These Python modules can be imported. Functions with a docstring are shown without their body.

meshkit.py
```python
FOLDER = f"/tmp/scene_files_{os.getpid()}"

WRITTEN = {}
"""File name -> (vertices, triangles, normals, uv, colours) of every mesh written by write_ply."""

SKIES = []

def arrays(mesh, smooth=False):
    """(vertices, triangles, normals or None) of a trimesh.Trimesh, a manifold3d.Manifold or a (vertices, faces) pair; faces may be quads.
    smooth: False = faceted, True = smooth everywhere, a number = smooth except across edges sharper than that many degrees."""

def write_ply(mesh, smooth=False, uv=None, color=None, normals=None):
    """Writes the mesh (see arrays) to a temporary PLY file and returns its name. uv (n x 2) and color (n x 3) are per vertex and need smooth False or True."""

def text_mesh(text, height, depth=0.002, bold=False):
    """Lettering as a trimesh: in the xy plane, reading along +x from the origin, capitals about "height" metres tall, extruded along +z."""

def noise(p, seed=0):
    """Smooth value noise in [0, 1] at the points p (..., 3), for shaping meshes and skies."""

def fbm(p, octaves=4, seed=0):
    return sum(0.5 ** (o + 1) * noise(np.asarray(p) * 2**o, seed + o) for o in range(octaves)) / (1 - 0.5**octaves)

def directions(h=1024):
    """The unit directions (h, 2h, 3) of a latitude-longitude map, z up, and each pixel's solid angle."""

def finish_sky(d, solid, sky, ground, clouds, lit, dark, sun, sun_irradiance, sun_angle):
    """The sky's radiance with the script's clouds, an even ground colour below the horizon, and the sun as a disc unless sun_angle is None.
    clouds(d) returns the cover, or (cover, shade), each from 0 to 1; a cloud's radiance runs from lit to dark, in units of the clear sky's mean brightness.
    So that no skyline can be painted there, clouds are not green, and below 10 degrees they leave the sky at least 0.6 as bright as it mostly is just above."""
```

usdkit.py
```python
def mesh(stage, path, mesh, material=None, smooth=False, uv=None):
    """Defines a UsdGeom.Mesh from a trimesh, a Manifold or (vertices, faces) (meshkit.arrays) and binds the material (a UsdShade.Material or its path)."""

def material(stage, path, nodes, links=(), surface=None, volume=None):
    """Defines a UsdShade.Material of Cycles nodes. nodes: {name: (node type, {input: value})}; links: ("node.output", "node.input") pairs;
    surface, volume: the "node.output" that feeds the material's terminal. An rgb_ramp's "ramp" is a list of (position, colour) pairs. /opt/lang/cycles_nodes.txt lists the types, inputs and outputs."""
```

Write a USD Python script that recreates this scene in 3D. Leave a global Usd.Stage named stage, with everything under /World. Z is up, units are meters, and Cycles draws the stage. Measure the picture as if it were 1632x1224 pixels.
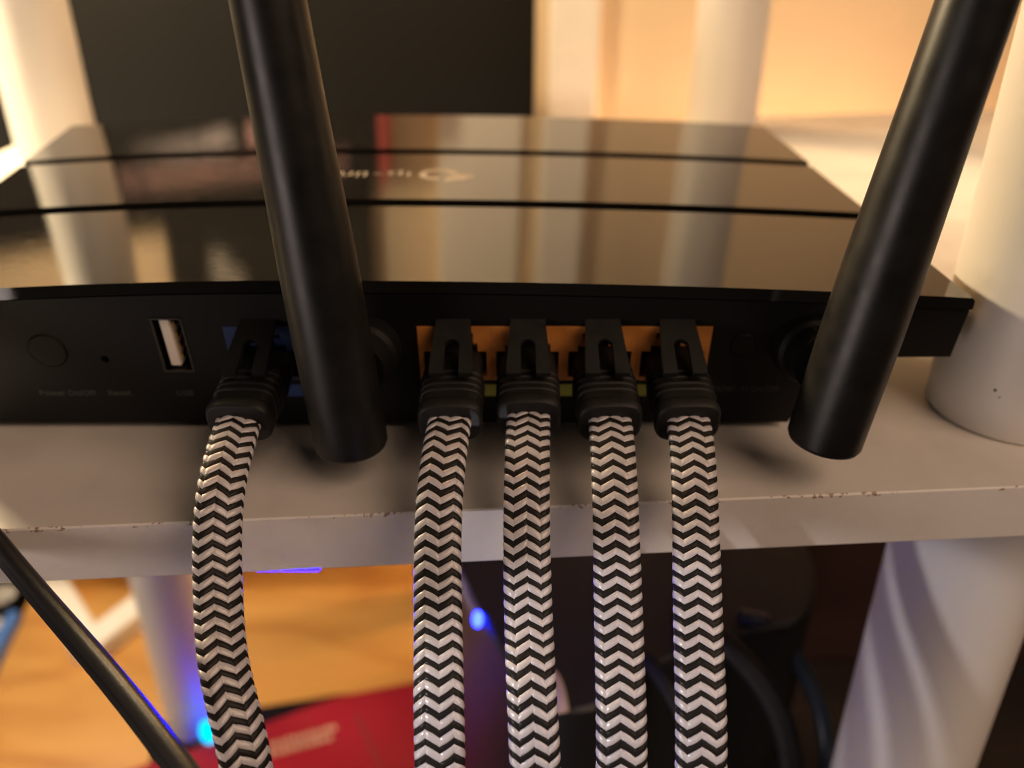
import math, numpy as np, trimesh, manifold3d as m3
import meshkit, usdkit
from pxr import Usd, UsdGeom, UsdLux, UsdShade, Gf, Sdf
from shapely.geometry import Polygon, Point, box as sbox
from shapely import affinity
from scipy.interpolate import UnivariateSpline

MM = 0.001                                    # everything below is written in millimetres
rng = np.random.default_rng(7)
stage = Usd.Stage.CreateInMemory()
UsdGeom.SetStageUpAxis(stage, UsdGeom.Tokens.z); UsdGeom.SetStageMetersPerUnit(stage, 1.0)
stage.SetDefaultPrim(UsdGeom.Xform.Define(stage, '/World').GetPrim())

# ------------------------------------------------------------------ camera
FPX, PITCH, CAMH = 1400.0, 28.0, 91.5
cam = UsdGeom.Camera.Define(stage, '/World/camera')
cam.AddTranslateOp().Set(Gf.Vec3d(0, 0, CAMH * MM)); cam.AddRotateXOp().Set(90 - PITCH)
cam.CreateHorizontalApertureAttr(36.0); cam.CreateVerticalApertureAttr(27.0)
cam.CreateFocalLengthAttr(36.0 * FPX / 1632); cam.CreateClippingRangeAttr(Gf.Vec2f(0.005, 20))
cam.CreateFStopAttr(12.0); cam.CreateFocusDistanceAttr(0.140); cam.CreateExposureAttr(0.0)

# ------------------------------------------------------------------ lights
def look(xf, pos, to):
    p, t = Gf.Vec3d(*[a * MM for a in pos]), Gf.Vec3d(*[a * MM for a in to])
    up = Gf.Vec3d(0, 0, 1) if abs((p - t).GetNormalized()[2]) < .98 else Gf.Vec3d(0, 1, 0)
    xf.AddTransformOp().Set(Gf.Matrix4d().SetLookAt(p, t, up).GetInverse())
def rect(name, pos, to, w, h, col, power):
    l = UsdLux.RectLight.Define(stage, '/World/' + name); look(l, pos, to)
    l.CreateWidthAttr(w * MM); l.CreateHeightAttr(h * MM); l.CreateColorAttr(Gf.Vec3f(*col)); l.CreateNormalizeAttr(True); l.CreateIntensityAttr(power)
    return l
def ball(name, pos, r, col, power, to=None, cone=None, soft=0.2):
    l = UsdLux.SphereLight.Define(stage, '/World/' + name)
    look(l, pos, to or (pos[0], pos[1], pos[2] - 10))
    l.CreateRadiusAttr(r * MM); l.CreateColorAttr(Gf.Vec3f(*col)); l.CreateNormalizeAttr(True); l.CreateIntensityAttr(power)
    if cone:
        s = UsdLux.ShapingAPI.Apply(l.GetPrim()); s.CreateShapingConeAngleAttr(cone); s.CreateShapingConeSoftnessAttr(soft)
    return l
ball('table_lamp', (-345, 335, 210), 25, (1, .77, .46), 2.9)
ball('standard_lamp', (-250, 640, 450), 50, (1, .58, .25), 3.2)
ball('added_wall_uplight', (220, 640, -230), 30, (1, .6, .28), 1.45)  # unseen light added behind the shelf to brighten the wall from below
ball('added_desk_fill', (-330, 480, -150), 20, (1, .78, .55), .5)  # unseen fill added to brighten the desk board and the lower left post
ball('added_pool_spot', (330, 470, 260), 12, (1, .77, .47), 1.1, to=(138, 325, 0), cone=16, soft=1)  # added spot, its cone shaped to make the bright pool on the shelf
rect('room_ceiling_light', (640, -420, 750), (40, 150, 0), 800, 800, (1, .68, .47), 2.35)
rect('added_front_fill', (-900, -700, -150), (40, 150, -40), 500, 500, (1, .82, .74), 1.25)  # low fill added at front left, no window there
ball('phone_torch', (-149, -40, 105), 4, (1, .93, .94), .34, to=(100, 152, -80), cone=8, soft=.3)
ball('added_patch_spot', (-3.5, 60, -120), 1.2, (1, .95, 1), .07, to=(-4, 125.5, -9), cone=4.5, soft=.5)  # second spot added only for the bright patch on the shelf front

# ------------------------------------------------------------------ helpers
used = {}
def numbered(parent, name):
    k = (parent, name); n = used.get(k, 0); used[k] = n + 1
    return f'{parent}/{name}' if n == 0 else f'{parent}/{name}_{n:03d}'
def props(p, label=None, cat=None, group=None, kind=None):
    for k, v in (('label', label), ('category', cat), ('group', group), ('kind', kind)):
        if v: p.SetCustomDataByKey(k, v)
def thing(name, label, cat, group=None, at=(0, 0, 0)):
    x = UsdGeom.Xform.Define(stage, numbered('/World', name)); x.AddTranslateOp().Set(Gf.Vec3d(*[a * MM for a in at]))
    props(x.GetPrim(), label, cat, group); x.origin = np.array(at, float)
    ORG[str(x.GetPath())] = np.array(at, float)
    return x
ORG = {}
def arr(mesh, smooth=False):
    return meshkit.arrays(mesh, smooth)
def part(name, mesh, mat, parent=None, smooth=30, uv=None, **kw):
    """One Mesh prim, given in millimetres of the world, under parent (a prim) or under /World."""
    base = str(parent.GetPath()) if parent is not None else '/World'
    org = ORG.get('/'.join(base.split('/')[:3]), np.zeros(3))
    if hasattr(mesh, 'to_mesh'):
        mm = mesh.to_mesh(); mesh = trimesh.Trimesh(np.array(mm.vert_properties[:, :3]), np.array(mm.tri_verts), process=False)
    if isinstance(mesh, tuple):
        v, f = np.asarray(mesh[0], float), np.asarray(mesh[1])
        if f.shape[1] == 4: f = np.vstack([f[:, [0, 1, 2]], f[:, [0, 2, 3]]])
        mesh = trimesh.Trimesh(v, f, process=False)
    m = trimesh.Trimesh((np.asarray(mesh.vertices) - org) * MM, mesh.faces, process=False)
    if uv is None and smooth is not False and smooth is not True: m.merge_vertices(digits_vertex=8)
    path = numbered(base, name)
    p = usdkit.mesh(stage, path, m, mat, smooth=smooth, uv=uv)
    props(p.GetPrim(), **kw)
    return p
L = '/World/Looks/'
UsdGeom.Scope.Define(stage, '/World/Looks')
def plain(name, col, rough=.5, bump=0, bscale=800, var=0, vscale=60, **extra):
    """Principled surface with slight tone variation and fine relief."""
    nodes = {'p': ('principled_bsdf', {'base_color': col, 'roughness': rough, **extra})}; links = []
    if var or bump:
        nodes['g'] = ('geometry', {})
    if var:
        nodes['nv'] = ('noise_texture', {'scale': vscale, 'detail': 4})
        nodes['mx'] = ('rgb_ramp', {'ramp': [(.3, tuple(c * (1 - var) for c in col)), (.7, tuple(min(1, c * (1 + var)) for c in col))]})
        nodes['rr'] = ('map_range', {'from_min': .3, 'from_max': .7, 'to_min': rough * .88, 'to_max': min(1, rough * 1.15)})
        links += [('g.position', 'nv.vector'), ('nv.fac', 'mx.fac'), ('mx.color', 'p.base_color'), ('nv.fac', 'rr.value'), ('rr.result', 'p.roughness')]
    if bump:
        nodes['nb'] = ('noise_texture', {'scale': bscale, 'detail': 3})
        nodes['b'] = ('bump', {'strength': bump, 'distance': .0003})
        links += [('g.position', 'nb.vector'), ('nb.fac', 'b.height'), ('b.normal', 'p.normal')]
    return usdkit.material(stage, L + name, nodes, links, surface='p.BSDF')
def prism(poly, h):
    return trimesh.util.concatenate([trimesh.creation.extrude_polygon(g, h, engine='earcut') for g in getattr(poly, 'geoms', [poly])])
def bx(x0, x1, y0, y1, z0, z1):
    return trimesh.creation.box(bounds=[[x0, y0, z0], [x1, y1, z1]])
def rbox(x0, x1, y0, y1, z0, z1, r):
    """Box with chamfered edges."""
    pts = []
    for X, sx in ((x0, 1), (x1, -1)):
        for Y, sy in ((y0, 1), (y1, -1)):
            for Z, sz in ((z0, 1), (z1, -1)):
                pts += [(X, Y + sy * r, Z + sz * r), (X + sx * r, Y, Z + sz * r), (X + sx * r, Y + sy * r, Z)]
    return trimesh.convex.convex_hull(np.array(pts))
def slab(poly, z0, z1, ch=.6):
    """Horizontal plate over an outline, its top and bottom edges chamfered."""
    a, b = prism(poly, (z1 - z0) - 2 * ch), None
    a.apply_translation((0, 0, z0 + ch))
    inner = poly.buffer(-ch, join_style=2)
    if inner.geom_type == 'Polygon' and not inner.is_empty and len(inner.exterior.coords) == len(poly.exterior.coords):
        o = np.array(affinity.rotate(poly, 0).exterior.coords)[:-1]; i = np.array(inner.exterior.coords)[:-1]
        if Polygon(o).exterior.is_ccw is False: o = o[::-1]
        if Polygon(i).exterior.is_ccw is False: i = i[::-1]
        k = np.argmin(np.linalg.norm(i - o[0], axis=1)); i = np.roll(i, -k, 0); n = len(o)
        rings = [(i, z0), (o, z0 + ch), (o, z1 - ch), (i, z1)]
        v = np.vstack([np.column_stack([r, np.full(n, z)]) for r, z in rings]); f = []
        for q in range(3):
            for j in range(n):
                p0, p1 = q * n + j, q * n + (j + 1) % n
                f += [(p0, p1, p1 + n), (p0, p1 + n, p0 + n)]
        cv, cf = trimesh.creation.triangulate_polygon(Polygon(i), engine='earcut')
        w = [int(np.argmin(np.linalg.norm(i - c, axis=1))) for c in cv]
        for t in cf:
            t = [w[x] for x in t]
            u = i[t[1]] - i[t[0]]; w2 = i[t[2]] - i[t[0]]
            if u[0] * w2[1] - u[1] * w2[0] < 0: t = t[::-1]
            f += [tuple(3 * n + x for x in t), tuple(x for x in t[::-1])]
        return trimesh.Trimesh(v, np.array(f), process=False)
    full = prism(poly, z1 - z0); full.apply_translation((0, 0, z0)); return full
def lathe(profile, p, q, n=40, flat=1.0):
    """Revolved surface: profile = (distance along p->q, radius) pairs."""
    p, q = np.array(p, float), np.array(q, float); d = (q - p) / np.linalg.norm(q - p)
    a = np.cross(d, (0, 1, 0)); a /= np.linalg.norm(a); b = np.cross(d, a)
    t = np.linspace(0, 2 * np.pi, n, endpoint=False); v, f = [], []
    for s, r in profile:
        v.append(p + d * s + r * (np.cos(t)[:, None] * a + flat * np.sin(t)[:, None] * b))
    for i in range(len(profile) - 1):
        for j in range(n):
            k = (j + 1) % n; f += [(i * n + j, i * n + k, (i + 1) * n + k), (i * n + j, (i + 1) * n + k, (i + 1) * n + j)]
    v = np.vstack(v); c0, c1 = len(v), len(v) + 1
    v = np.vstack([v, p + d * profile[0][0], p + d * profile[-1][0]])
    for j in range(n):
        k = (j + 1) % n; f += [(c0, k, j), (c1, (len(profile) - 1) * n + j, (len(profile) - 1) * n + k)]
    m = trimesh.Trimesh(v, np.array(f), process=False); m.fix_normals(); return m
def smooth_path(pts, n=160, s=0.0):
    pts = np.array(pts, float); u = np.r_[0, np.cumsum(np.linalg.norm(np.diff(pts, axis=0), axis=1))]
    sp = [UnivariateSpline(u, pts[:, k], k=3, s=s) for k in range(3)]; t = np.linspace(0, u[-1], n)
    P = np.column_stack([c(t) for c in sp]); arc = np.r_[0, np.cumsum(np.linalg.norm(np.diff(P, axis=0), axis=1))]
    return P, arc
def tube(pts, prof, s=0.0, n=120, up=(1, 0, 0)):
    """Sweep of a closed cross-section (w, n pairs, mm) along a smooth path."""
    P, arc = smooth_path(pts, n, s); T = np.gradient(P, axis=0); T /= np.linalg.norm(T, axis=1)[:, None]
    W = np.array(up, float) - (T @ np.array(up, float))[:, None] * T; W /= np.linalg.norm(W, axis=1)[:, None]; N = np.cross(T, W)
    prof = np.array(prof); m = len(prof)
    v = (P[:, None] + prof[None, :, 0, None] * W[:, None] + prof[None, :, 1, None] * N[:, None]).reshape(-1, 3); f = []
    for i in range(n - 1):
        for j in range(m):
            k = (j + 1) % m; f += [(i * m + j, i * m + k, (i + 1) * m + k), (i * m + j, (i + 1) * m + k, (i + 1) * m + j)]
    v = np.vstack([v, P[0], P[-1]]); c = len(v) - 2
    for j in range(m):
        k = (j + 1) % m; f += [(c, k, j), (c + 1, (n - 1) * m + j, (n - 1) * m + k)]
    t = trimesh.Trimesh(v, np.array(f), process=False); t.fix_normals(); return t
def circle(r, n=20, ry=None):
    a = np.linspace(0, 2 * np.pi, n, endpoint=False); return np.column_stack([r * np.cos(a), (ry or r) * np.sin(a)])
def superring(hw, hh, e=4.0, n=36):
    a = np.linspace(0, 2 * np.pi, n, endpoint=False); c, s = np.cos(a), np.sin(a)
    return np.column_stack([hw * np.sign(c) * abs(c) ** (2 / e), hh * np.sign(s) * abs(s) ** (2 / e)])
def join(*ms):
    return trimesh.util.concatenate(list(ms))

# ------------------------------------------------------------------ materials
white_paint = plain('white_paint', (.74, .71, .68), .5, bump=.12, bscale=1500, var=.035, vscale=25)
post_paint = plain('post_paint', (.76, .73, .69), .38, bump=.05, bscale=1200, var=.02, vscale=30)
M_case = plain('black_case', (.006, .0058, .0058), .55, bump=.25, bscale=4500, specular_ior_level=.2)
M_groove = plain('black_groove', (.006, .006, .006), .8)
M_rubber = plain('black_rubber', (.009, .0088, .0084), .55, bump=.15, bscale=3500, var=.1, vscale=300, specular_ior_level=.35)
M_ant = plain('antenna_plastic', (.008, .0078, .0075), .38, bump=.08, bscale=5000, var=.08, vscale=200)
M_orange = plain('orange_plastic', (.62, .235, .05), .45, var=.05, vscale=300)
M_blue = plain('blue_plastic', (.014, .032, .11), .45)
M_yellow = plain('yellow_print', (.34, .33, .05), .6)
M_bluep = plain('blue_print', (.016, .05, .17), .6)
M_ink = plain('grey_ink', (.055, .052, .052), .6)
M_silver = plain('silver_ink', (.3, .27, .24), .5)
M_metal = plain('usb_metal', (.09, .085, .08), .35, metallic=1.0)
M_tongue = plain('usb_tongue', (.8, .72, .62), .5)
M_gold_pin = plain('contact_gold', (.6, .42, .15), .3, metallic=1.0)
M_cord = plain('cord_pvc', (.014, .013, .015), .42, bump=.1, bscale=2500)
def lid_material():
    nodes = {'g': ('geometry', {}), 'm': ('mapping', {'scale': (30, 900, 30)}), 'n': ('noise_texture', {'scale': 6, 'detail': 3}),
             'sm': ('noise_texture', {'scale': 45, 'detail': 5}), 'r': ('map_range', {'from_min': .35, 'from_max': .75, 'to_min': .015, 'to_max': .07}),
             'b': ('bump', {'strength': .05, 'distance': .0001}),
             'p': ('principled_bsdf', {'base_color': (.011, .0105, .01), 'roughness': .07, 'ior': 1.5})}
    return usdkit.material(stage, L + 'black_gloss', nodes, [('g.position', 'm.vector'), ('m.vector', 'n.vector'), ('n.fac', 'b.height'), ('b.normal', 'p.normal'),
        ('g.position', 'sm.vector'), ('sm.fac', 'r.value'), ('r.result', 'p.roughness')], surface='p.BSDF')
M_lid = lid_material()
def yarn(name, col, rough, spec=.6, coat=.9):
    """Bundle of fine fibres running along the yarn (uv: x along, y across)."""
    nodes = {'t': ('texture_coordinate', {}), 'm': ('mapping', {'scale': (.5, 9, 1)}), 'n': ('noise_texture', {'scale': 1.0, 'detail': 3, 'roughness': .6}),
             'b': ('bump', {'strength': .45, 'distance': .00012}),
             'r': ('rgb_ramp', {'ramp': [(.25, tuple(c * .8 for c in col)), (.62, tuple(min(1, c * 1.08) for c in col))]}),
             'p': ('principled_bsdf', {'base_color': col, 'roughness': rough, 'specular_ior_level': spec, 'coat_weight': coat, 'coat_roughness': .2})}
    return usdkit.material(stage, L + name, nodes, [('t.UV', 'm.vector'), ('m.vector', 'n.vector'), ('n.fac', 'b.height'), ('b.normal', 'p.normal'), ('n.fac', 'r.fac'), ('r.color', 'p.base_color')], surface='p.BSDF')
M_white_yarn = yarn('white_yarn', (.58, .565, .61), .36)
M_black_yarn = yarn('black_yarn', (.008, .0065, .006), .7, .25, .12)
def shelf_material():
    # worn specks along the top front edge, where the melamine has chipped
    nodes = {'g': ('geometry', {}), 's': ('separate_xyz', {}), 'k': ('math', {'math_type': 'multiply_add', 'value2': -.0718, 'value3': -.1257}),
             'd': ('math', {'math_type': 'add'}), 'ab': ('math', {'math_type': 'absolute'}), 'lt': ('math', {'math_type': 'less_than', 'value2': .0004}),
             'zz': ('math', {'math_type': 'greater_than', 'value2': -.0007}), 'n': ('noise_texture', {'scale': 900, 'detail': 4}),
             'n2': ('noise_texture', {'scale': 40, 'detail': 2}), 'pr': ('math', {'math_type': 'multiply'}), 'th': ('math', {'math_type': 'greater_than', 'value2': .302}), 'a1': ('math', {'math_type': 'multiply'}), 'a2': ('math', {'math_type': 'multiply'}),
             'nv': ('noise_texture', {'scale': 38, 'detail': 6, 'roughness': .62}), 'rv': ('rgb_ramp', {'ramp': [(.3, (.67, .635, .595)), (.5, (.74, .71, .675)), (.7, (.77, .74, .7))]}),
             'mx': ('mix_color', {'b': (.33, .22, .15)}), 'nb': ('noise_texture', {'scale': 1600, 'detail': 2}), 'b': ('bump', {'strength': .12, 'distance': .0002}),
             'p': ('principled_bsdf', {'roughness': .5})}
    ln = [('g.position', 's.vector'), ('s.x', 'k.value1'), ('k.value', 'd.value1'), ('s.y', 'd.value2'), ('d.value', 'ab.value1'), ('ab.value', 'lt.value1'), ('s.z', 'zz.value1'),
          ('g.position', 'n.vector'), ('g.position', 'n2.vector'), ('n.fac', 'pr.value1'), ('n2.fac', 'pr.value2'), ('pr.value', 'th.value1'), ('lt.value', 'a1.value1'), ('zz.value', 'a1.value2'), ('a1.value', 'a2.value1'), ('th.value', 'a2.value2'),
          ('g.position', 'nv.vector'), ('nv.fac', 'rv.fac'), ('rv.color', 'mx.a'), ('a2.value', 'mx.fac'), ('mx.result', 'p.base_color'), ('g.position', 'nb.vector'), ('nb.fac', 'b.height'), ('b.normal', 'p.normal')]
    return usdkit.material(stage, L + 'worn_shelf', nodes, ln, surface='p.BSDF')
M_shelf = shelf_material()
def wood_material():
    nodes = {'g': ('geometry', {}), 'm': ('mapping', {'scale': (5, 17, 5), 'rotation': (0, 0, .5)}), 'n': ('noise_texture', {'scale': 1.5, 'detail': 3, 'distortion': 1.2}),
             'r': ('rgb_ramp', {'ramp': [(.3, (.44, .2, .05)), (.5, (.55, .28, .075)), (.75, (.62, .34, .1))]}), 'w': ('wave_texture', {'scale': 25, 'distortion': 6, 'detail': 3}),
             'mx': ('mix_color', {'fac': .12, 'blend_type': 'multiply'}), 'p': ('principled_bsdf', {'roughness': .45})}
    return usdkit.material(stage, L + 'golden_wood', nodes, [('g.position', 'm.vector'), ('m.vector', 'n.vector'), ('n.fac', 'r.fac'), ('m.vector', 'w.vector'), ('r.color', 'mx.a'), ('w.color', 'mx.b'), ('mx.result', 'p.base_color')], surface='p.BSDF')
M_wood = wood_material()
def emit(name, col, s):
    return usdkit.material(stage, L + name, {'e': ('emission', {'color': col, 'strength': s})}, surface='e.emission')
M_led = emit('blue_led_light', (.01, .02, 1), 30)
M_hidden_glow = emit('hidden_violet_glow', (.006, .003, 1), 90)  # for the unseen violet emitter in the gadget
M_strip = emit('violet_strip_light', (.0004, .0002, 1), 210)
M_led2 = emit('cyan_led_light', (.0, .55, 1), 2.2)
M_wall = plain('cream_wall', (.79, .63, .44), .8, bump=.2, bscale=200, var=.04, vscale=8)
M_light_band = plain('light_band_white', (.84, .82, .78), .5, var=.02)  # white that stands in for the lit band on the wall
M_panel = plain('black_panel', (.0105, .0102, .0092), .8, bump=.1, bscale=900, var=.1, vscale=12, specular_ior_level=.15)
M_device = plain('device_black', (.014, .0142, .0135), .5, bump=.1, bscale=2500)
M_floor = plain('dark_floor', (.02, .012, .01), .8, var=.2, vscale=10)
M_brown = plain('dark_brown', (.05, .022, .018), .6, var=.2, vscale=20)
M_red = plain('red_card', (.25, .005, .022), .7, var=.06, vscale=20, specular_ior_level=.2)
M_black_card = plain('black_card', (.008, .0075, .008), .8, specular_ior_level=.1)
M_pinkprint = plain('pink_print', (.62, .32, .32), .5, var=.15, vscale=60)
M_paleprint = plain('pale_print', (.6, .52, .56), .5, var=.15, vscale=60)
M_redprint = plain('red_print', (.42, .045, .04), .5)
M_tanprint = plain('tan_print', (.42, .25, .2), .6, var=.2, vscale=150)
M_bluecord = plain('blue_cord', (.02, .035, .055), .3)
M_bluetrim = plain('blue_trim', (.05, .16, .5), .4)
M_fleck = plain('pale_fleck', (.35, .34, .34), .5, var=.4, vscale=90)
M_cream = plain('cream_plastic', (.62, .5, .42), .4)

# ------------------------------------------------------------------ setting: floor, wall
part('floor', bx(-1100, 1100, -900, 900, -470, -460), M_floor, kind='structure')
part('wall', bx(-1100, 1100, 720, 740, -460, 800), M_wall, kind='structure')
dr = thing('light_band', 'white boards added as a light band on the cream wall right of the black panel', 'light band', at=(0, 715, -460))  # boards added in place of light and shade falling on the wall
part('light_band_board', rbox(28, 66, 703, 720, -459, 800, 2), M_light_band, dr)
part('light_band_side', rbox(-58, 12, 711, 719.5, -459, 800, 2), M_light_band, dr)

# ------------------------------------------------------------------ white shelf with round posts
sh = thing('shelf_unit', 'white shelf with chipped front edge and thick round white posts, carrying the router', 'shelf', at=(0, 126, -11.5))
front = lambda x: 125.7 + .0718 * x
part('shelf_board', slab(Polygon([(-226, front(-226)), (330, front(330)), (330, 500), (102, 463), (-226, 409)]), -11.6, 0, .28), M_shelf, sh, smooth=False)
for px_, py_, zb in ((105, 161.5, -460), (-197, 385, -395), (102.5, 440, -460)):
    part('post', lathe([(0, 16.0), (.5, 16.5), (560 + (-395 - zb) * 0, 16.5)], (px_, py_, 0.05), (px_, py_, 10)), post_paint, sh)
    part('lower_post', lathe([(0, 16.5), (-zb - 11.65, 16.5)], (px_, py_, -11.65), (px_, py_, -20)), post_paint, sh)

for sx_, sz_, sr_ in ((93.55, 10.57, .3), (94.35, 9.4, .14)):
    nx_ = (sx_ - 105) / 16.5; ny_ = -math.sqrt(1 - nx_ ** 2); q_ = np.array([105 + 16.5 * nx_, 161.5 + 16.5 * ny_, sz_])
    part('paint_speck', lathe([(-.1, sr_), (.06, sr_), (.1, sr_ * .5)], q_, q_ + [nx_, ny_, 0], 10), M_floor, sh, smooth=False)

# ------------------------------------------------------------------ router
rt = thing('router', 'black wireless router with glossy ribbed lid and two antennas lying on the white shelf', 'router', at=(-39, 150, 0))
ZC, XC, HWX = 33.8, -38.8, 122.5
zarch = lambda x: ZC - 3.4 * ((np.asarray(x) - XC) / HWX) ** 2
def rear(v):
    """local (x, height, outward) on the leaning rear face -> world"""
    v = np.asarray(v, float); x, z, o = v[:, 0], v[:, 1], v[:, 2]
    return np.column_stack([x, 147.4 + (33 - z) * .17 - o * .986, z - o * .168])
def on_rear(mesh):
    m = mesh.copy(); m.vertices = rear(m.vertices); return m
def taper(v):
    v = np.array(v, float); t = np.clip((XC - v[:, 0]) / HWX, 0, 1); left = -120 - (v[:, 1] - 147) * .176
    v[:, 0] = np.where(v[:, 0] < XC, XC + (v[:, 0] - XC) * (XC - left) / HWX, v[:, 0]); return v
xs = np.linspace(XC - HWX, XC + HWX, 41)
outline = Polygon(list(zip(xs, zarch(xs) - 2.4)) + [(XC + HWX - .3, 17.6), (62, 17.4), (55.5, 1.6), (-146, 1.6), (-153, 17.4), (XC - HWX + .3, 17.6)])
body = prism(outline, 151.0); v = body.vertices; body.vertices = np.column_stack([v[:, 0], 147.4 + v[:, 2], v[:, 1]])
rearv = body.vertices[:, 1] < 200; body.vertices[rearv, 1] += (33 - body.vertices[rearv, 2]) * .17
body.vertices = taper(body.vertices); body.fix_normals()
def man(t):
    t = t.copy(); t.merge_vertices(); 
    if t.volume < 0: t.invert()
    return m3.Manifold(m3.Mesh(np.array(t.vertices, np.float32), np.array(t.faces, np.uint32)))
M = man(body)
cut = lambda x0, x1, z0, z1, d, o=1: man(on_rear(bx(x0, x1, z0, z1, -d, o)))
LANX = [-10.8, 2.95, 16.7, 30.45]; WANX = -46.9
M = M - cut(-17.75, 37.4, 12.1, 24.5, 12) - cut(WANX - 6.9, WANX + 6.9, 12.1, 24.5, 12) - cut(-67.0, -60.9, 14.0, 26.4, 10)
hole = lambda x, z, r, d: man(on_rear(trimesh.creation.cylinder(radius=r, segment=None, height=d * 2, sections=28).apply_translation((x, z, 0))))
M = M - hole(-87.9, 19, 3.72, .8) - hole(-77.6, 17, .8, 3) - hole(43.6, 20.3, 2.6, .8) - hole(-104.5, 18.5, 3.2, 6)
part('shell', M, M_case, rt, smooth=30)
for y0, y1 in ((147.6, 194.8), (199.2, 244.3), (248.7, 298.2)):
    xa, xb = XC - HWX - .2, XC + HWX + .2
    zt = zarch(xs)
    sec = [(xa, zt[0] - 2.3), (xa, zt[0] - .5)] + [(xa + .5, zt[0] + .0)] + list(zip(xs[1:-1], zt[1:-1])) + [(xb - .5, zt[-1])] + [(xb, zt[-1] - .5), (xb, zt[-1] - 2.3)] + list(zip(xs[1:-1][::-1], zt[1:-1][::-1] - 2.3))
    pl = prism(Polygon(sec), y1 - y0); v = pl.vertices; pl.vertices = taper(np.column_stack([v[:, 0], y0 + v[:, 2], v[:, 1] + .2 - .4 * v[:, 2] / (y1 - y0)])); pl.fix_normals()
    lid = part('top_panel', pl, M_lid, rt, smooth=40)
    if y0 == 199.2: mid = lid
# silver lettering and mark, upside down from this side
def on_lid(mesh, x0, y0):
    m = mesh.copy(); v = m.vertices; X, Y = x0 - v[:, 0], y0 - v[:, 1]
    m.vertices = np.column_stack([X, Y, zarch(X) + .02 + v[:, 2] * 30]); return m
mark = Point(0, 0).buffer(5.2).difference(Point(.6, .3).buffer(3.3)).difference(sbox(-1.2, 1.5, -.1, 8)).union(affinity.translate(affinity.rotate(sbox(-1.0, -4.6, 1.0, 1.6), 0), 0, 0))
leaf = Polygon([(-8.6, 1.2), (-5.8, 4.4), (-2.2, 5.4), (-2.8, 2.2), (-5.2, .2)]).buffer(.5)
mk = Point(0, 0).buffer(5.0).difference(Point(.4, -.2).buffer(2.9)).difference(Polygon([(-7, 0), (-7, 7), (0, 7), (-.6, 0)])).union(leaf)
mkm = join(*[prism(g, .0015) for g in getattr(mk, 'geoms', [mk])])
part('logo_mark', on_lid(mkm, -18.6, 221.8), M_silver, mid, smooth=False)
tm = meshkit.text_mesh('tp-link', 4.6, .0015)
tm.vertices[:, 0] *= 1.12
part('logo_text', on_lid(tm, -25.2, 224.3), M_silver, mid, smooth=False)

def port(cx, mat, name):
    W = 6.86
    outer = sbox(cx - W, 12.15, cx + W, 24.45)
    opening = sbox(cx - 5.95, 13.0, cx + 5.95, 18.9).union(sbox(cx - 4.3, 18.8, cx + 4.3, 20.7)).union(sbox(cx - 3.5, 20.6, cx + 3.5, 23.0))
    fr = prism(outer.difference(opening), 3.0); fr.apply_translation((0, 0, -2.9))
    p = part(name, on_rear(fr), mat, rt, smooth=False)
    lip = prism(sbox(cx - 4.28, 19.0, cx + 4.28, 20.68).difference(sbox(cx - 1.7, 18, cx + 1.7, 21)), 1.3); lip.apply_translation((0, 0, -2.85))
    part('key_step', on_rear(lip), mat, p, smooth=False)
    back = bx(cx - 5.9, cx + 5.9, 13.05, 22.5, -11.5, -3.2)
    part('socket', on_rear(back), M_groove, p, smooth=False)
for cx in LANX: port(cx, M_orange, 'lan_port')
port(WANX, M_blue, 'internet_port')
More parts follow.
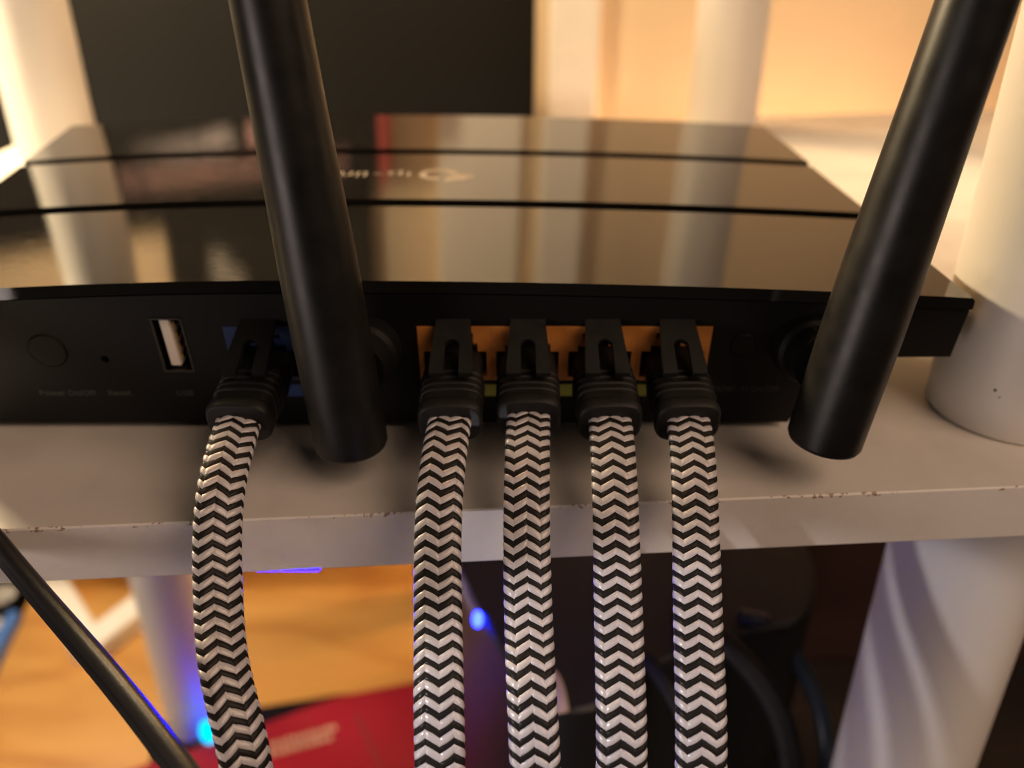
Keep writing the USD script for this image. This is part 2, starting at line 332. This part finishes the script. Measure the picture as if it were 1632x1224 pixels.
us = prism(sbox(-66.9, 14.1, -61.0, 26.3).difference(sbox(-66.5, 14.5, -61.4, 25.9)), 9); us.apply_translation((0, 0, -8.9))
usb = part('usb_port', on_rear(us), M_metal, rt, smooth=False)
part('usb_tongue', on_rear(rbox(-65.7, -63.6, 14.9, 25.6, -8.7, -.7, .25)), M_tongue, usb, smooth=False)
part('usb_socket', on_rear(bx(-66.4, -61.5, 14.6, 25.8, -9.6, -8.8)), M_groove, usb, smooth=False)
for k in range(4):
    part('contact', on_rear(bx(-63.58, -63.2, 16.2 + k * 2.4, 17.3 + k * 2.4, -8, -1.5)), M_gold_pin, usb, smooth=False)
def disc(x, z, r, t, o):
    return on_rear(lathe([(0, r), (t - .25, r), (t, r - .25)], (x, z, o), (x, z, o + 1), 28))
part('power_button', disc(-87.9, 19, 3.6, 1.0, -.75), M_case, rt)
part('wps_button', disc(43.6, 20.3, 2.5, 1.0, -.75), M_case, rt)
part('power_socket', on_rear(lathe([(0, 3.1), (3.8, 3.1)], (-104.5, 18.5, -5.9), (-104.5, 18.5, -4), 28)), M_groove, rt)
def strip(name, x0, x1, z0, z1, mat):
    part(name, on_rear(bx(x0, x1, z0, z1, -.02, .06)), mat, rt, smooth=False)
strip('yellow_label_strip', -8.6, 36.6, 8.3, 11.1, M_yellow)
strip('white_label_strip', -17.9, -9.4, 8.3, 11.1, M_ink)
strip('blue_label_strip', -54.5, -38.6, 8.2, 11.1, M_bluep)
def caption(t, cx, z, h):
    m = meshkit.text_mesh(t, h, .0015); w = m.bounds[1][0] + m.bounds[0][0]
    m.vertices[:, 2] *= 40; m.vertices[:, 0] += cx - w / 2; m.vertices[:, 1] += z
    part('caption', on_rear(m), M_ink, rt, smooth=False)
caption('Power', -104.2, 8.4, 1.25); caption('Power On/Off', -87.2, 8.4, 1.25); caption('Reset', -77.0, 8.4, 1.25); caption('USB', -64.2, 8.4, 1.25)
caption('WPS/Wi-Fi On/Off', 44.6, 9.4, 1.25)

def antenna(p, q, hx, lab):
    p, q = np.array(p, float), np.array(q, float); d = (q - p) / np.linalg.norm(q - p)
    prof = [(-.2, 0.2), (-.2, 5.6), (.15, 6.2), (.9, 6.55), (22, 6.6), (34, 6.45), (60, 5.7), (90, 5.05), (130, 4.7), (176, 4.5), (179, 3.9), (180, 2.6)]
    a = part('antenna', lathe(prof, p, q, 56), M_ant, rt, smooth=35, label=lab)
    c = p + d * 12.5
    w = rear([[hx, 20.4, .1]])[0]
    e = np.array([hx * .35 + c[0] * .65, c[1] + 2.0, c[2]])
    part('hinge', lathe([(0, 5.9), (.8, 6.3), (4.2, 6.3), (5, 5.6), (9.5, 5.4)], w + [0, .6, 0], e, 40), M_case, a, smooth=35)
antenna((-28.9, 135, 7.0), (-34.6, 135.5, 81.1), -26.6, 'left antenna leaning a little outwards')
antenna((55.7, 134, 8.6), (65.2, 134, 81.2), 54.6, 'right antenna leaning outwards towards the thick post')

# ------------------------------------------------------------------ braided network cables
AW, BW, NQ = 3.72, 1.3, 60
th = np.linspace(0, 2 * np.pi, 721) - np.pi / 2
rx = lambda t: (AW * np.sign(np.cos(t)) * abs(np.cos(t)) ** .8, BW * np.sign(np.sin(t)) * abs(np.sin(t)) ** .8)
sx, sy = rx(th); per = np.r_[0, np.cumsum(np.hypot(np.diff(sx), np.diff(sy)))]; PER = per[-1]
q_to = lambda q: (np.interp((q % 1) * PER, per, sx), np.interp((q % 1) * PER, per, sy))
tri = lambda u: 1 - 4 * abs((u % 1) - .5)                # 1 at .5, -1 at 0
PITCH_S, AMP = 2.25, .62
def cable(name_label, path, phase, twist, seed, cxp, tilt=0.0):
    r = np.random.default_rng(seed)
    t = thing('network_cable', name_label, 'network cable', 'braided network cables in the router', at=(cxp, 150, 16))
    # plug and boot: axis runs from the port out towards the viewer
    A = np.array([cxp, 150.6, 16.3]); B = np.array(path[0], float) + [0, .2, -.5]; Lx = np.linalg.norm(B - A); d = (B - A) / Lx
    def loft(name, secs, mat, parent=t, e=4.0):
        X = np.array([1, 0, 0]) - d[0] * d; X /= np.linalg.norm(X); U = np.cross(X, d); U *= np.sign(U[2]); vv, ff = [], []; n = 36
        for s, hw, hh in secs:
            ring = superring(hw, hh, e, n); vv.append(A + d * s + ring[:, :1] * X + ring[:, 1:] * U)
        for i in range(len(secs) - 1):
            for j in range(n):
                k = (j + 1) % n; ff += [(i * n + j, i * n + k, (i + 1) * n + k), (i * n + j, (i + 1) * n + k, (i + 1) * n + j)]
        vv = np.vstack([np.vstack(vv), A + d * secs[0][0], A + d * secs[-1][0]]); c = len(vv) - 2
        for j in range(n):
            k = (j + 1) % n; ff += [(c, k, j), (c + 1, (len(secs) - 1) * n + j, (len(secs) - 1) * n + k)]
        mm = trimesh.Trimesh(vv, np.array(ff), process=False); mm.fix_normals()
        return part(name, mm, mat, parent, smooth=50)
    loft('plug', [(-6, 5.2, 2.5), (.5, 5.25, 2.7)], M_rubber, e=8)
    boot = loft('boot', [(.3, 5.15, 2.7), (.6, 5.25, 2.9), (3.0, 5.3, 3.2), (6.8, 5.5, 4.1), (7.8, 5.3, 3.9), (Lx - 2, 5.1, 3.7), (Lx - .4, 4.7, 3.3)], M_rubber, e=5)
    for s, hw, hh, w in ((8.2, 5.85, 4.3, .55), (9.9, 5.85, 4.3, .55), (11.6, 5.8, 4.25, .55), (13.3, 5.75, 4.25, .55), (Lx - 1.3, 5.75, 4.3, 1.6)):
        loft('boot_rib', [(s - w, hw - .7, hh - .6), (s - w * .75, hw - .2, hh - .2), (s - w * .3, hw, hh), (s + w * .3, hw, hh), (s + w * .75, hw - .2, hh - .2), (s + w, hw - .7, hh - .6)], M_rubber, boot, e=3.4)
    pl = Polygon([(-2.95, -.6), (2.95, -.6), (3.75, 10.5), (3.75, 12.6), (-3.75, 12.6), (-3.75, 10.5)]).difference(sbox(-1.5, 6.6, 1.5, 13).union(Point(0, 6.6).buffer(1.5)))
    pm = prism(pl.buffer(.15), 1.2); v = pm.vertices
    P0 = np.array([cxp, 149.2, 26.4]); P1 = np.array([cxp + (B[0] - A[0]) * .6, 138.6, 20.6]); dl = (P1 - P0) / np.linalg.norm(P1 - P0); X = np.array([1, 0, 0]); nl = np.cross(X, dl); nl *= np.sign(nl[2])
    pm.vertices = P0 + v[:, :1] * X + v[:, 1:2] * dl + (v[:, 2:] - 1.2) * nl; pm.fix_normals()
    part('latch_cover', pm, M_rubber, boot, smooth=25)
    # sleeve
    last = np.array(path[-1], float)
    pts = [B - d * 2.5] + list(path) + [last + (0, -3.0, -8), last + (0, -5.5, -20), last + (0, -6.5, -38), last + (0, -6.5, -62)]
    P, arc = smooth_path(pts, 400, s=.35)
    T = np.gradient(P, axis=0); T /= np.linalg.norm(T, axis=1)[:, None]
    tw = np.interp(arc, [0, 20, 60, arc[-1]], np.radians(twist))
    W0 = np.array([1., 0, 0]) - T[:, :1] * T; W0 /= np.linalg.norm(W0, axis=1)[:, None]; N0 = np.cross(T, W0)
    W = np.cos(tw)[:, None] * W0 + np.sin(tw)[:, None] * N0; N = np.cross(T, W)
    at = lambda s, a: np.column_stack([np.interp(s, arc, a[:, k]) for k in range(3)])
    def surf(s, q, off):
        w, n_ = q_to(q); e = 1e-3; w2, n2 = q_to(q + e); w1, n1 = q_to(q - e)
        tx, ty = w2 - w1, n2 - n1; ln = np.hypot(tx, ty) + 1e-12; ox, oy = ty / ln, -tx / ln
        return at(s, P) + (w + ox * off)[:, None] * at(s, W) + (n_ + oy * off)[:, None] * at(s, N)
    ns = 110; S = np.repeat(np.linspace(.2, arc[-1] - .2, ns), NQ); Q = np.tile(np.linspace(0, 1, NQ, endpoint=False), ns)
    v = surf(S, Q, -.03 + 0 * S); ff = [(i * NQ + j, i * NQ + (j + 1) % NQ, (i + 1) * NQ + (j + 1) % NQ, (i + 1) * NQ + j) for i in range(ns - 1) for j in range(NQ)]
    sl = part('sleeve', (v, np.array(ff)), M_black_yarn, t, smooth=True, uv=np.column_stack([S, Q * PER * 2]))
    TT = np.array([-1, -.86, -.5, 0, .5, .86, 1]); nt = len(TT); NS = 97
    def strand(s0, half, h, mat, name, extra):
        q = np.linspace(0, 1, NS); qq = np.repeat(q, nt); tt = np.tile(TT, NS)
        u = 4 * qq + phase; z = tri(u); armpos = abs(z)                         # 1 at the corners, 0 mid-arm
        jit = extra * meshkit.noise(np.column_stack([qq * 9, np.full_like(qq, s0), np.zeros_like(qq)]), seed) 
        s = s0 - AMP * z + .09 * np.where((u % 1) < .5, 1, -1) * armpos ** 3 + half * tt * (1 - .12 * armpos) + jit
        o = h * np.sqrt(np.clip(1 - tt ** 2, 0, 1)) * (1 - .7 * armpos ** 5) - .03
        v = surf(np.clip(s, .1, arc[-1] - .1), qq, o)
        f = [(i * nt + j, i * nt + j + 1, (i + 1) * nt + j + 1, (i + 1) * nt + j) for i in range(NS - 1) for j in range(nt - 1)]
        m = trimesh.Trimesh(v, np.vstack([np.array(f)[:, [0, 1, 2]], np.array(f)[:, [0, 2, 3]]]), process=False)
        c = at(s[:1], P)
        part(name, m, mat, sl, smooth=True, uv=np.column_stack([qq * PER + s0, tt * half * 2 + s0 * 3]))
    s0 = 3.1
    while s0 < arc[-1] - 3:
        strand(s0 + r.normal(0, .05), .64 + r.normal(0, .025), .2, M_white_yarn, 'white_strand', .12)
        strand(s0 + PITCH_S / 2, .5, .13, M_black_yarn, 'black_strand', .1)
        s0 += PITCH_S
C1 = [(-48.0,132.5,13.6),(-47.5,125.5,11.8),(-47.5,117.0,7.6),(-46.8,110.0,0.4),(-46.3,105.8,-3.6),(-43.8,98.2,-9.3),(-41.0,91.6,-15.3),(-39.0,88.0,-19.6)]
C2 = [(-10.9,132.5,13.6),(-11.2,125.5,11.8),(-11.6,117.0,7.6),(-12.0,110.0,0.4),(-11.8,103.0,-6.2),(-11.2,95.0,-11.2),(-10.6,90.5,-16.7),(-10.4,88.0,-19.6)]
C3 = [(2.9,133.5,13.9),(2.8,125.5,11.8),(2.5,117.0,7.6),(2.3,110.0,0.4),(2.4,103.0,-6.2),(2.7,95.0,-11.2),(3.5,89.4,-18.0),(3.8,88.0,-19.6)]
C4 = [(17.2,132.5,13.6),(16.8,123.4,10.7),(17.0,113.5,3.9),(16.8,106.5,-3.0),(16.5,99.0,-8.8),(16.2,92.2,-14.6),(16.1,88.0,-19.6)]
C5 = [(30.9,132.5,13.6),(30.1,123.4,10.7),(29.7,113.5,3.9),(29.4,106.5,-3.0),(28.8,99.0,-8.8),(28.1,92.2,-14.6),(27.7,88.0,-19.6)]
cable('black and white braided cable in the blue port left of the left antenna', C1, .3, (-8, -24, -34, -38), 1, WANX)
cable('black and white braided cable in the orange port nearest the left antenna', C2, .06, (0, -4, 3, 0), 2, LANX[0])
cable('black and white braided cable second to the right of the left antenna', C3, .5, (0, 0, 0, 0), 3, LANX[1])
cable('black and white braided cable second to the left of the right antenna', C4, .48, (0, 2, 4, 4), 4, LANX[2])
cable('black and white braided cable in the orange port nearest the right antenna', C5, .52, (2, 4, 6, 6), 5, LANX[3])

# ------------------------------------------------------------------ plain black cord, lower left
two = np.array([(2.75 * math.cos(a), 1.75 * math.sin(a) * (1 - .35 * math.exp(-(math.cos(a) / .25) ** 2))) for a in np.linspace(0, 2 * np.pi, 40, endpoint=False)])
part('power_cord', tube([(-125, 150, 40), (-104, 130, 16), (-86.7, 118, -1.5), (-78.2, 112, -6.5), (-66.3, 100, -8.5), (-55.6, 90, -8.3), (-43.5, 80, -9.5), (-30, 66, -16), (-18, 55, -40)], two, s=2, up=(.6, -.4, .7)), M_cord, smooth=40,
     label='plain black cord running diagonally past the lower left front of the shelf', cat='cord')

# ------------------------------------------------------------------ behind the shelf
bp = thing('black_box', 'big plain matt black panel standing behind the router and shelf', 'box', at=(-170, 528, -395))
part('front_face', rbox(-420, 13, 522, 530, -300, 66, 1.5), M_panel, bp)
part('foot', rbox(-74, -46, 531, 560, -394.8, -300.2, 1.5), M_panel, bp)
part('housing', rbox(-412, 5, 530.2, 560, -300, 60, 2), M_panel, bp)
part('dust_speck', lathe([(0, 1.6), (.3, .5)], (-227, 522, 23), (-227, 520, 23), 12), M_fleck, bp)
bk = thing('printed_box', 'black carton with pink and white print and a red edge, mirrored in the router lid', 'box', at=(-250, 650, -460))
part('carton', rbox(-420, -110, 646, 690, -460, 170, 1), M_black_card, bk)
part('side_flap', rbox(-109.8, -97, 646, 690, -460, 143, 1), M_black_card, bk)
part('red_edge', bx(-97, -92, 645.6, 690, -460, 143.2), M_redprint, bk, smooth=False)
def printed(name, pts, mat, y):
    m = prism(Polygon(pts), .3); v = m.vertices; m.vertices = np.column_stack([v[:, 0], y - v[:, 2], v[:, 1]]); m.fix_normals(); part(name, m, mat, bk, smooth=False)
printed('printed_shape', [(-292, 106), (-240, 110), (-215, 108), (-216, 104)], M_paleprint, 646)
printed('printed_shape', [(-232, 103), (-212, 100), (-200, 106), (-226, 108)], M_paleprint, 645.6)
printed('printed_shape', [(-196, 98), (-186, 98), (-187, 108), (-196, 108)], M_pinkprint, 645.6)
printed('printed_shape', [(-160, 97), (-145, 96), (-146, 104), (-158, 103)], M_paleprint, 645.6)
printed('printed_shape', [(-306, 122), (-294, 128), (-120, 127.5), (-120, 124), (-288, 124)], M_pinkprint, 646)
printed('printed_shape', [(-280, 128.6), (-272, 131), (-130, 130), (-130, 128.6)], M_tanprint, 646)
printed('printed_shape', [(-322, 146), (-305, 150), (-300, 144)], M_paleprint, 646)
sp = thing('tower_speaker', 'tall dark cabinet mirrored in the nearest band of the router lid', 'speaker', at=(-190, 720, -460))
part('cabinet', rbox(-298, -116, 700, 718, -460, 420, 3), M_panel, sp)
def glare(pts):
    m = prism(Polygon(pts).buffer(2), .4); v = m.vertices; m.vertices = np.column_stack([v[:, 0], 699.8 - v[:, 2], v[:, 1]]); m.fix_normals(); part('painted_glare', m, M_fleck, sp, smooth=False)  # pale patch painted as a highlight on the dark cabinet
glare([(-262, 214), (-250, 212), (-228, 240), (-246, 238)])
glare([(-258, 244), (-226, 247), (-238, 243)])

# ------------------------------------------------------------------ below the shelf
db = thing('desk_board', 'golden brown wooden desk board below the shelf', 'desk', at=(-180, 450, -413))
part('board', slab(Polygon([(-345, 300), (30, 300), (60, 700), (-420, 700)]), -413, -395, 2), M_wood, db)
bk2 = thing('black_carton', 'flat black carton under the red box', 'box', at=(-165, 375, -395))
part('carton', slab(Polygon([(-221, 384), (-112, 407), (-20, 412), (-20, 300), (-205, 300)]), -394.9, -351, 1), M_black_card, bk2)
rb = thing('red_box', 'red cardboard box with pale printed lines lying below the shelf', 'box', at=(-110, 360, -350))
part('carton', slab(Polygon([(-226, 328), (-171.3, 352.6), (-106.2, 386), (-18.2, 408), (-10, 300), (-215, 290)]), -350.8, -330, .8), M_red, rb, smooth=False)
def flat(poly, z, h, mat, parent, name):
    m = prism(poly, h); m.apply_translation((0, 0, z)); part(name, m, mat, parent, smooth=False)
R = np.array([(-139.3, 348.3), (-105.5, 360.7)]); ux = (R[1] - R[0]) / np.linalg.norm(R[1] - R[0]); uy = np.array([-ux[1], ux[0]])
for row, (a, b) in enumerate(((0, 37), (-1, 33))):
    x = a; r = np.random.default_rng(20 + row)
    while x < b:
        w = r.uniform(2.0, 3.4); o = R[0] + ux * x - uy * (row * 6.2 + 1.5); hgt = r.uniform(3.6, 4.8)
        flat(Polygon([o, o + ux * w, o + ux * w + uy * hgt, o + uy * hgt]), -330 + .05, .2, M_tanprint, rb, 'printed_stroke'); x += w + .7
flat(Polygon([(-93.6, 371), (-92.6, 371), (-71, 330), (-72, 330)]), -329.97, .2, M_brown, rb, 'crease_line')

brk = thing('white_bracket', 'white V-shaped flat bracket lying on the golden desk board left of the far post', 'bracket', at=(-310, 490, -395))
def bar(p, q, w, z0, z1):
    p, q = np.array(p, float), np.array(q, float); d = (q - p) / np.linalg.norm(q - p); n = np.array([-d[1], d[0]]) * w / 2
    return slab(Polygon([p + n, p - n, q - n, q + n]), z0, z1, 1)
part('arm', bar((-393, 575), (-312, 481), 22, -394.8, -379), post_paint, brk)
part('arm', bar((-316, 474), (-262, 580), 22, -394.7, -378.6), post_paint, brk)

bg = thing('dark_bag', 'dark folder with pale flecks and a blue trim left of the golden desk board', 'folder', at=(-430, 470, -460))
part('cover', slab(Polygon([(-620, 330), (-366, 330), (-392, 520), (-420, 640), (-620, 640)]), -459, -386, 3), M_black_card, bg)
part('trim', slab(Polygon([(-365.6, 330), (-358, 330), (-383, 520), (-391.4, 520)]), -440, -384, 1), M_bluetrim, bg)
for k, (x, y, r) in enumerate(((-398, 505, 9), (-408, 540, 12), (-384, 470, 5), (-412, 492, 7), (-391, 448, 6))):
    flat(Point(x, y).buffer(r, quad_segs=4), -385.97, .3, M_fleck, bg, 'printed_shape')

dv = thing('black_device', 'black rounded electronic device with a blue light on its edge under the shelf', 'device', at=(40, 230, -460))
prof = [(-16.9, 229.7), (-7.9, 203.2), (-2.9, 190.3), (4, 178), (11, 172), (16, 170), (22.2, 171), (30, 177), (40.7, 186.6), (52, 193), (65.2, 198.7), (85.6, 204), (93.5, 209.6), (99.4, 221.9), (102.2, 234.5), (101, 262), (90, 285), (-24, 285)]
part('housing', slab(Polygon(prof), -394.8, -100, 1.2), M_device, dv, smooth=35)
e0, e1 = np.array((-20.5, 240)), np.array((-9.4, 208.0)); de = (e1 - e0) / np.linalg.norm(e1 - e0); ne = np.array([de[1], -de[0]])
part('edge_trim', slab(Polygon([e0, e1, e1 - ne * 0 + np.array((-1.6, -.5)), e0 + np.array((-1.8, -.5))]), -106, -100.5, .3), M_fleck, dv)
part('blue_led', trimesh.creation.icosphere(2, 1.6).apply_transform(np.diag([1, 2.0, 1, 1.])).apply_translation((-10.6, 206.5, -101)), M_led, dv, smooth=True)
part('white_plug', tube([(10.5, 180, -97.6), (11.8, 176, -97.6), (12.6, 172, -98.6), (13, 170, -100.4)], superring(2.7, 2.0, 2.2, 24)), M_cream, smooth=40, label='small rounded cream plug on the front edge of the black device', cat='plug')
part('blue_cable', tube([(70, 205, -99), (79, 206, -102), (91.3, 210, -119), (99, 205, -132.9), (102.1, 198, -145.2), (101.6, 192, -152), (99, 185, -200)], circle(2.6)), M_bluecord, smooth=40, label='dark blue glossy cable looping down right of the black device', cat='cable')
part('black_cable', tube([(52, 205, -99), (62, 192, -98), (74, 184, -106), (81, 176, -125), (78, 167, -150), (70, 160, -178), (64, 154, -215)], circle(3.8), s=2), M_rubber, smooth=40, label='thick black cable drooping over the right front edge of the black device', cat='cable')
part('black_cable', tube([(34, 196, -99.5), (42, 181, -99), (49, 171, -110), (56, 164, -132), (55, 158, -160), (48, 152, -200)], circle(2.6), s=2), M_rubber, smooth=40, label='thinner black cable hanging from the front edge of the black device', cat='cable')
part('cabinet', rbox(110, 520, 540, 565, -459, -100, 3), M_brown, label='dark brown cabinet in the shade behind the black device', cat='cabinet')

lb = thing('light_bar', 'small blue light bar stuck to the underside of the white shelf', 'light', at=(-46, 147, -12))
part('case', rbox(-58, -34, 144, 156, -25, -11.7, 1), M_device, lb)
part('light', rbox(-54, -40, 143.0, 144.2, -28.7, -24.6, .3), M_strip, lb, smooth=False)
gl = thing('led_gadget', 'small black gadget with a glowing cyan light at the foot of the far left post', 'gadget', at=(-176, 355, -350))
part('case', rbox(-186, -160, 340, 356, -350, -336, 2), M_device, gl)
part('light', trimesh.creation.icosphere(2, 7).apply_transform(np.diag([.75, .6, 1.3, 1.])).apply_translation((-176.5, 356.5, -327.5)), M_led2, gl, smooth=True)
part('light', trimesh.creation.icosphere(2, 4).apply_translation((-165, 355, -331)), M_hidden_glow, gl, smooth=True)  # unseen emitter added for the violet glow on the post
